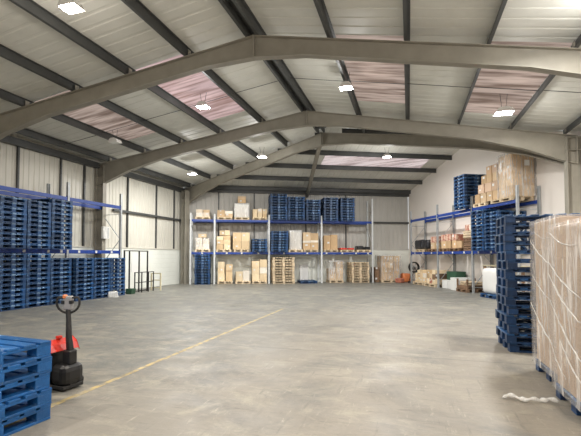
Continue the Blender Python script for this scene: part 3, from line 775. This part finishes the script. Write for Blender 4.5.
# --- white-wall rack, middle deck
GW = 'cartons on the white-wall rack'
base(FRr, 1.0, .45, D1, 'plain', 'pallet under the black-wrapped load, white-wall rack')
tag(lumpy('wrapped_bundle', (.82, .8, .5), M['darkwrap'], FRr.at(.66, .5, D1+PZ+.002), FRr.rz, 21, .03), 'black film-wrapped bundle at the corner end of the white-wall rack', 'bundle', 'black bundles')
tag(lumpy('wrapped_bundle', (.6, .8, .46), M['darkwrap'], FRr.at(1.42, .5, D1+PZ+.002), FRr.rz, 22, .03), 'black film-wrapped bundle next to the red-topped cartons', 'bundle', 'black bundles')
base(FRr, 2.36, .45, D1, 'brown', 'brown pallet under the first red-topped cartons')
load(FRr, 1.98, 2.72, .12, .85, D1+PZ, [[.3, (.3, 'card_red', 'red-printed carton')], [.3, (.3, 'card_red', 'red-printed carton')]], 'card', BC, 'the load beside black bundles', GW)
base(FRr, 3.4, .45, D1, 'brown', 'brown pallet under the second red-topped cartons')
load(FRr, 3.0, 3.86, .12, .85, D1+PZ, [[.34, (.3, 'card_red', 'red-printed carton')], [.34, (.3, 'card_red', 'red-printed carton')]], 'card', TN, 'the load past the second post', GW)
base(FRr, 4.32, .45, D1, 'brown', 'brown pallet under the third red-topped cartons')
load(FRr, 3.94, 4.70, .12, .85, D1+PZ, [[.34, (.28, 'card_red', 'red-printed carton')], [.3]], 'card', TN, 'the load before the slatted crates', GW)
def crate(loc, rz, w, d, h, m, label, group):
    r = empty('wooden_crate', loc, rz); tag(r, label, 'crate', group)
    for sx in (-1, 1):
        for sy in (-1, 1): MB().box((sx*(w/2-.02), sy*(d/2-.02), h/2), (.04, .04, h)).build('corner_post', m, r)
    for sd in range(4):
        mb = MB()
        for k in range(3):
            z = .04+(h-.08)*k/2
            if sd < 2: mb.box((0, (d/2+.006)*(1 if sd else -1), z), (w, .012, .07))
            else: mb.box(((w/2+.006)*(1 if sd == 2 else -1), 0, z), (.012, d+.02, .07))
        mb.build('slat_side', m, r)
    MB().box((0, 0, .012), (w-.09, d-.09, .018)).build('base', m, r)
for i in range(3):
    crate(FRr.at(5.22, .5, D1+.002+i*.285), FRr.rz, .72, .7, .28, M['wood_dark'] if i < 2 else M['wood'], ('dark slatted crate at the bottom' if i == 0 else 'dark slatted crate in the middle' if i == 1 else 'paler slatted crate at the top')+' of the crate pile before the blue stacks', 'slatted crates')
load(FRr, 4.88, 5.56, .18, .82, D1+.86, [[(.26, 'card_red', 'red-printed carton')], [(.24, 'card_white', WC)]], 'card', BC, 'the pair standing on the slatted crates', GW)
# --- white-wall rack, top deck: heaped cartons
GT = 'heaped cartons on the white-wall rack top'
base(FRr, 6.22, .45, D2, 'plain', 'pallet under the lower heap, white-wall rack top'); base(FRr, 7.55, .42, D2, 'woodn', 'wide wooden pallet under the high block, white-wall rack top', 'pallets under the carton loads')
zz = D2+PZ
for k, (a, b, n, h) in enumerate(((5.86, 7.38, 4, .36), (6.10, 7.38, 3, .35), (6.30, 7.38, 3, .33), (6.62, 7.34, 2, .30))):
    load(FRr, a, b, 0, .88, zz, [[h]]*n, 'card' if k % 2 == 0 else 'card_heap', ('brown carton', 'tan carton')[k % 2], 'the stepped heap', GT, tier=('bottom', 'second', 'third', 'top')[k], rot=2.0, gap=.035, jit=1.3, depth_layers=2, tape=True)
    zz += h+.002
load(FRr, 7.42, 8.16, 0, .88, D2+PZ, [[.39, .39, .38, .36], [.39, .39, .38, .36]], 'card', BC, 'the high block', GT, jit=.5, depth_layers=2, tape=True)
HB = wrap(FRr, 7.40, 8.18, -.02, .90, D2+PZ+.002, D2+PZ+1.55, 'clear film round the high carton block on the rack top', seed=14, amp=.012)
q = MB().box((.428, .1, 1.18), (.004, .2, .2)).build('shipping_label', M['paper'], HB); q['label'] = 'white shipping label on the end of the block'
# --- white-wall rack, floor level
GF = 'boxes on the floor under the white-wall rack'
base(FRr, .86, .42, 0, 'woodn', 'wooden pallet under mixed small boxes by the corner post', 'pallets under the carton loads')
load(FRr, .26, 1.44, .1, .85, PZ, [[.22, .24], [.26, (.2, 'card', BC), .16], [.24, .26, .14], [.25, (.22, 'card_white', WC)]], 'card_pale', 'small tan box', 'the mixed pile by the corner post', GF, jit=.9, name='box')
base(FRr, 2.12, .42, 0, 'woodn', 'wooden pallet under mixed small boxes before the second post', 'pallets under the carton loads')
load(FRr, 1.55, 2.72, .1, .9, PZ, [[.24, (.2, 'card', BC), .18], [(.26, 'card_red', 'red-printed box'), .22], [.2, (.26, 'wood_dark', 'dark box'), .2], [.26, (.24, 'wood_dark', 'dark box')]], 'card_pale', 'small tan box', 'the mixed pile before the second post', GF, jit=.9, name='box')
tag(MB().box((0, 0, .2), (.8, .5, .40)).build('storage_bin', M['green'], None, FRr.at(3.48, .6, .385), FRr.rz, bevel=.02), 'dark green bin standing on white boxes by the second post', 'bin')
load(FRr, 3.0, 3.98, .15, .85, 0, [[.38], [.38]], 'paper', 'white box', 'the row under the green bin', GF, name='box')
load(FRr, 4.05, 4.75, -.05, .75, 0, [[.42, .12], [.5]], 'paper', 'white box', 'the row past the green bin', GF, name='box')
# firewood-like crate of offcuts
base(FRr, 5.2, .25, 0, 'brown', 'brown pallet under the box of timber offcuts')
r = empty('timber_crate', FRr.at(5.2, .25, PZ+.001), FRr.rz); tag(r, 'open timber crate of pale wood offcuts beside the workbench', 'crate')
for sx in (-.36, .36):
    for sy in (-.4, .4): MB().box((sx, sy, .2), (.06, .06, .4)).build('corner_post', M['wood_dark'], r)
for y in (-.4, .4): MB().box((0, y, .06), (.66, .03, .1)).build('side_board', M['wood_dark'], r)
rr = random.Random(5)
for k in range(16):
    x = -.28+.08*(k % 8); z = .17+.085*(k//8)
    o = MB().tube([(0, -.33, 0), (0, .33, 0)], .037, 7).build('timber_offcut', M['wood'], None, FRr.at(5.2+x, .25+rr.uniform(-.03, .03), PZ+z), FRr.rz)
    tag(o, 'pale wood offcut, %s from the bin end, %s layer in the timber crate' % (['first','second','third','fourth','fifth','sixth','seventh','eighth'][k % 8], 'lower' if k < 8 else 'upper'), 'wood offcut', 'wood offcuts in the timber crate')
MB().box((0, 0, .118), (.66, .76, .02)).build('crate_floor', M['wood_dark'], r)
# workbench and white load in front of it
r = empty('workbench', FRr.at(7.0, .58), FRr.rz); tag(r, 'pale-topped workbench under the rack beside the tall blue stack', 'workbench')
MB().box((0, 0, 1.12), (2.3, .46, .05)).build('bench_top', M['cream'], r, bevel=.005)
for x in (-1.08, 1.08):
    for y in (-.18, .18): MB().box((x, y, .547), (.08, .08, 1.094)).build('leg', M['wood_dark'], r)
for x in (-1.08, 1.08): MB().box((x, 0, .35), (.05, .28, .06)).build('leg_rail', M['wood_dark'], r)
base(FRr, 7.6, -.22, 0, 'euros', 'blue pallet under the white wrapped load by the workbench')
o = lumpy('wrapped_load', (.76, .84, .92), M['paper'], FRr.at(7.6, -.22, PZ+.003), FRr.rz, 41, .012)
tag(o, 'white wrapped load on a blue pallet in front of the workbench', 'wrapped load')

# ------------------------------------------------------------------ near wrapped loads
GN = 'cartons of the near wrapped loads'
def near_load(x0, x1, y0, y1, z, rows, h, where, seed):
    ny, nx = 2, 2; wy = (y1-y0)/ny; wx = (x1-x0)/nx
    for k in range(rows):
        for i in range(ny):
            for j in range(nx):
                p = (x0+wx*(j+.5), y0+wy*(i+.5), z+.001+k*(h+.0012))
                lab = 'large brown carton, %s layer, %s %s corner of %s' % (ROW[k] if k < rows-1 else 'top', 'hall-end' if i else 'camera-end', 'aisle' if j == 0 else 'wall', where)
                carton((round(wx-.006, 3), round(wy-.006, 3), h), 'card_near', p, math.radians(R.uniform(-.15, .15)), lab, GN, tape=True)
pallet('stack', (1.59+.61, 5.69, .0005), 0, 'blue pallet under the farther of the two large wrapped loads', 'pallets under the near wrapped loads')
near_load(1.61, 2.77, 5.21, 6.16, PZ+.0005, 5, .358, 'the farther wrapped load', 1)
FW = wrap(F0, 1.575, 2.83, 5.17, 6.21, .10, PZ+1.81, 'clear creased film around the farther near-side carton load', 'film_near', seed=2, amp=.016, grow=.004)
pallet('stack', (1.49+.61, 4.58, .0005), 0, 'blue pallet under the nearest large wrapped load', 'pallets under the near wrapped loads')
near_load(1.51, 2.67, 4.10, 5.06, PZ+.0005, 5, .334, 'the nearest wrapped load', 2)
NW = wrap(F0, 1.475, 2.73, 4.06, 5.10, .10, PZ+1.69, 'clear creased film around the nearest carton load', 'film_near', seed=4, amp=.016, grow=.004)
MB().bx(-.42, -.2, -.556, -.552, 1.45, 1.59).build('shipping_label', M['paper'], NW)['label'] = 'white shipping label'
MB().bx(-.44, -.22, -.556, -.552, 1.24, 1.29).build('printed_strip', M['print'], NW)['label'] = 'black printed strip under the label'
def folds(w, x, lines, seed):
    rr = random.Random(seed)
    for (y0, z0, y1, z1, rad) in lines:
        pts = []; n = 14
        for k in range(n+1):
            t = k/n; pts.append((x+rr.uniform(-.003, .003), y0+(y1-y0)*t, z0+(z1-z0)*t-.05*math.sin(PI*t)+rr.uniform(-.008, .008)))
        rr_ = [rad*(.35+.65*math.sin(PI*min(1, max(0, k/n))))*rr.uniform(.6, 1.2) for k in range(n+1)]
        MB().tube(pts, rr_, 6).build('film_fold', M['film_white'], w)['label'] = 'bright twisted fold in the film'
folds(NW, -.645, [(.50, 1.34, -.42, 1.02, .010), (.50, 1.20, -.35, .80, .012), (.48, 1.66, -.30, 1.50, .008), (.46, .92, -.48, .40, .009), (.2, .55, -.5, .22, .008), (.50, .50, .05, .20, .006)], 1)
folds(FW, -.645, [(.45, 1.60, -.48, 1.28, .009), (.40, 1.15, -.48, .86, .007), (.48, .78, -.45, .38, .010), (.3, 1.72, -.4, 1.62, .006)], 2)
# torn strip of film trailing on the floor
pts = []; rr = random.Random(3)
P0_, P1_ = Vector((1.43, 4.78, .03)), Vector((.93, 4.80, .02))
for k in range(26):
    t = k/25; p = P0_.lerp(P1_, t); p.y += .03*math.sin(t*9)+rr.uniform(-.008, .008); p.z = .032+.012*math.sin(t*17); pts.append(p)
rad = [.016+.008*math.sin(k*1.3)+rr.uniform(0, .006) for k in range(26)]; rad[0] = .012; rad[-1] = .01
for i, p in enumerate(pts): p.z = max(p.z, rad[i]+.002)
o = MB().tube(pts, rad, 9).build('film_tail', M['film_white']); tag(o, 'twisted strip of film trailing over the floor from the nearest wrapped load', 'plastic film')
o = lumpy('film_scrap', (.34, .2, .2), M['film_white'], (-10.33, 12.55, .003), .9, 51, .07); tag(o, 'crumpled white film on the floor against the side rack pallets', 'plastic film')

# ------------------------------------------------------------------ powered pallet truck
def truck():
    r = empty('pallet_truck', (-3.77, 3.83, 0), math.radians(172))
    tag(r, 'red and black powered pallet truck with upright tiller behind the low blue stack', 'pallet truck')
    # local +x = forks
    def b(name, x0, x1, y0, y1, z0, z1, m, bev=.02, p=None): return MB().bx(x0, x1, y0, y1, z0, z1).build(name, M[m], p or r, bevel=bev, seg=3)
    d = b('drive_cover', -.15, .1, -.14, .14, .05, .29, 'black', .075)
    b('cover_skirt', -.13, .08, -.13, .13, .02, .06, 'rubber', .008, d)
    b('steering_post', -.12, .0, -.055, .055, .28, .44, 'black', .02)
    MB().tube([(-.05, -.045, .09), (-.05, .045, .09)], .085, 20).build('drive_wheel', M['rubber'], r)
    # body shell: side profile, black with red hood
    prof = [(.10, .04), (.38, .04), (.38, .2), (.29, .34), (.20, .475), (.13, .49), (.10, .46), (.10, .38)]
    MB().prism(prof, lambda p, t: (p[0], t, p[1]), -.17, .17).build('body', M['black'], r, bevel=.015)
    hood = [(.02, .42), (.06, .50), (.13, .545), (.21, .53), (.32, .40), (.325, .34), (.30, .35), (.20, .485), (.13, .50), (.09, .46)]
    h = MB().prism(hood, lambda p, t: (p[0], t, p[1]), -.18, .18).build('red_hood', M['red'], r, bevel=.008)
    b('emergency_stop', .10, .15, -.03, .03, .545, .58, 'red', .01, h)
    for y in (-.2, .2):
        f = MB().bx(.5, 1.62, y-.075, y+.075, .05, .1).build('fork', M['red'], r, bevel=.012)
        MB().tube([(1.5, y-.04, .035), (1.5, y+.04, .035)], .035, 14).build('load_roller', M['greyp'], f)
    b('fork_carriage', .44, .52, -.29, .29, .06, .4, 'black', .015)
    for y in (-.2, .2):
        MB().tube([(.02, y-.02*(1 if y > 0 else -1), .05), (.02, y+.02*(1 if y > 0 else -1), .05)], .045, 14).build('caster', M['rubber'], r)
        MB().tube([(.12, y, .09), (.13, y, .34), (.17, y*.9, .46), (.22, y*.85, .47)], .02, 8).build('guard_bar', M['black'], r)
    # tiller, steered round towards the aisle
    A = Vector((0, -.0, .40)); T = Vector((.06, .07, .90))
    t = MB().tube([A, A.lerp(T, .35)+Vector((-.015, 0, 0)), A.lerp(T, .75), T], [.04, .034, .028, .026], 12).build('tiller_arm', M['black'], r, (-.07, 0, 0), math.radians(-66))
    MB().bx(.03, .10, .02, .12, .88, 1.04).build('tiller_head', M['greyp'], t, bevel=.015)
    MB().bx(.02, .08, .082, .12, 1.01, 1.055).build('safety_button', M['orange'], t, bevel=.012)
    for y in (-.045, .045): MB().bx(.02, .07, y+.07-.018, y+.07+.018, .95, .99).build('thumb_lever', M['black'], t, bevel=.006)
    pts = []
    for k in range(25):
        a = math.radians(62)+k/24*math.radians(360-124)
        pts.append((.06, .07+.132*math.sin(a), .965+.12*math.cos(a)))
    pts = [(.06, .115, 1.02)]+pts+[(.06, .025, 1.02)]
    MB().tube(pts, .013, 8).build('loop_handle', M['rubber'], t)
    r.rotation_euler = (0, 0, math.radians(172))
truck()

# ------------------------------------------------------------------ gate, barrier, notices, small things
r = empty('framed_gate', (-10.85, 13.80, 0), PI/2); tag(r, 'black framed freestanding gate beyond the end of the side rack', 'gate')
for i, x in enumerate((.02, .33, .95, 1.52)): MB().box((x, 0, .865), (.045, .045, 1.73)).build('gate_post', M['black'], r)
for z in (.05, 1.71): MB().box((.77, 0, z), (1.45, .04, .04)).build('gate_rail', M['black'], r)
MB().box((.66, 0, 1.25), (.4, .012, .85)).build('notice_sheet', M['paper'], r)['label'] = 'pale notice sheet fixed in the gate'
r = empty('guard_rail', (-10.60, 14.15, 0), PI/2); tag(r, 'low black guard rail standing before the framed gate', 'barrier')
for x in (.0, .45, .9, 1.25): MB().box((x, 0, .42), (.035, .035, .84)).build('rail_post', M['black'], r)
for z in (.42, .83): MB().box((.62, 0, z), (1.28, .03, .03)).build('rail_bar', M['black'], r)
r = empty('cream_barrier', (-10.85, 15.62, 0), 0); tag(r, 'low cream tubular barrier on the floor beside the black gate', 'barrier')
for x in (0, .46): MB().box((x, 0, .38), (.05, .05, .76)).build('barrier_post', M['cream'], r)
for z in (.12, .45, .74): MB().box((.23, 0, z), (.41, .035, .04)).build('barrier_bar', M['cream'], r)
o = MB().prism([(-.11, 0), (.11, 0), (.14, .2), (-.14, .2)], lambda p, t: (p[0], t, p[1]), -.12, .12).build('tub', M['green'], None, (-10.62, 13.93, .001), 0, bevel=.01); tag(o, 'small green tub on the floor at the foot of the gate', 'tub')
r = MB().box((.01, 0, 0), (.10, .34, .48)).build('electrical_box', M['white_fix'], None, (-11.535, 13.53, 2.42), 0, bevel=.01); tag(r, 'white electrical box fixed to the column behind the side rack', 'electrical box')
MB().box((.063, .09, 0), (.006, .05, .4)).build('box_door_edge', M['galv'], r)

# ------------------------------------------------------------------ lamps
def lamp(x, y, z, label, lit=True, warm=False, power=190, rz=0, tilt=0, drop=.3):
    r = empty('high_bay_lamp', (x, y, z), rz); tag(r, label, 'lamp', 'high bay lamps under the roof')
    r.rotation_euler = (tilt, 0, rz)
    k = 1.35 if drop > .45 else 1.0
    prof = [(-.17*k, 0), (.17*k, 0), (.12*k, .08), (.07, .12), (-.07, .12), (-.12*k, .08)]
    MB().prism(prof, lambda p, t: (p[0], t, p[1]), -.13*k, .13*k).build('housing', M['white_fix'], r, bevel=.008)
    MB().box((0, 0, -.006), (.31*k, .23*k, .012)).build('lens', M['lamp_warm' if warm else 'lamp'] if lit else M['lamp_off'], r)
    for sx in (-.05, .05): MB().tube([(sx, 0, .12), (sx*2, 0, .12+drop)], .006, 5).build('hanging_chain', M['purlin'], r)
    if lit:
        col = (1, .92, .83) if warm else (1, .985, .955)
        l = bpy.data.lights.new('lamp_beam', 'AREA'); l.shape = 'SQUARE'; l.size = .24; l.energy = power*.8; l.color = col
        o = bpy.data.objects.new('lamp_beam', l); C.objects.link(o); o.parent = r; o.location = (0, 0, -.03)
        l = bpy.data.lights.new('lamp_spill', 'POINT'); l.energy = power*.25; l.shadow_soft_size = .12; l.color = col
        o = bpy.data.objects.new('lamp_spill', l); C.objects.link(o); o.parent = r; o.location = (0, 0, -.16)
lamp(-5.67, 5.71, 5.86, 'bright lamp nearest the camera on the side wall slope', warm=True, power=150)
lamp(-5.73, 10.65, 5.85, 'lit lamp under the pink rooflight, second in its row', power=170)
lamp(-5.81, 15.86, 5.6, 'lit lamp close to the hip rafter, nearest the end rack cartons', power=300)
lamp(-9.12, 15.99, 5.1, 'lit lamp near the side wall above the black gate', drop=.25, power=300)
lamp(-1.57, 10.81, 6.0, 'lit lamp beside the brown rooflight near the ridge', power=190)
lamp(-.88, 18.35, 5.85, 'lit lamp under the far roof slope above the end rack', power=330)
lamp(2.47, 11.92, 5.3, 'lit lamp on long chains before the plain gable wall', power=260, drop=.5)
lamp(-9.18, 11.14, 5.2, 'unlit grey lamp above the side rack', lit=False, drop=.3)
lamp(2.8, 7.3, 5.5, 'lit lamp above the near wrapped loads', power=270, drop=.4)
lamp(-1.6, 4.5, 5.9, 'lit lamp overhead between camera and joint', warm=True, power=150)
lamp(-5.8, .5, 5.85, 'lit lamp behind the camera on the side wall slope', warm=True, power=230)
lamp(2.2, .5, 5.6, 'lit lamp behind the camera on the other slope', warm=True, power=230)
lamp(-1.6, -3.5, 5.9, 'lit lamp near the added daylight doorway', warm=True, power=230)

# ------------------------------------------------------------------ world, camera, view
w = bpy.data.worlds.new('World'); SC.world = w; w.use_nodes = True
bg = w.node_tree.nodes['Background']; bg.inputs[0].default_value = (.92, .96, 1, 1); bg.inputs[1].default_value = 1.0
cam = bpy.data.cameras.new('camera'); co = bpy.data.objects.new('camera', cam); C.objects.link(co)
co.location = (0, 0, 1.5); co.rotation_euler = (PI/2+math.radians(2.2), 0, math.radians(16.1))
cam.sensor_width = 36; cam.lens = 410/581*36; cam.shift_y = (38-410*math.tan(math.radians(2.2)))/581; cam.clip_start = .05
SC.camera = co
SC.view_settings.view_transform = 'Standard'; SC.view_settings.look = 'None'; SC.view_settings.gamma = 1; SC.view_settings.use_curve_mapping = False
SC.view_settings.exposure = 0.0
SC.cycles.use_denoising = True
SC.cycles.max_bounces = 8; SC.cycles.diffuse_bounces = 5; SC.cycles.transparent_max_bounces = 16
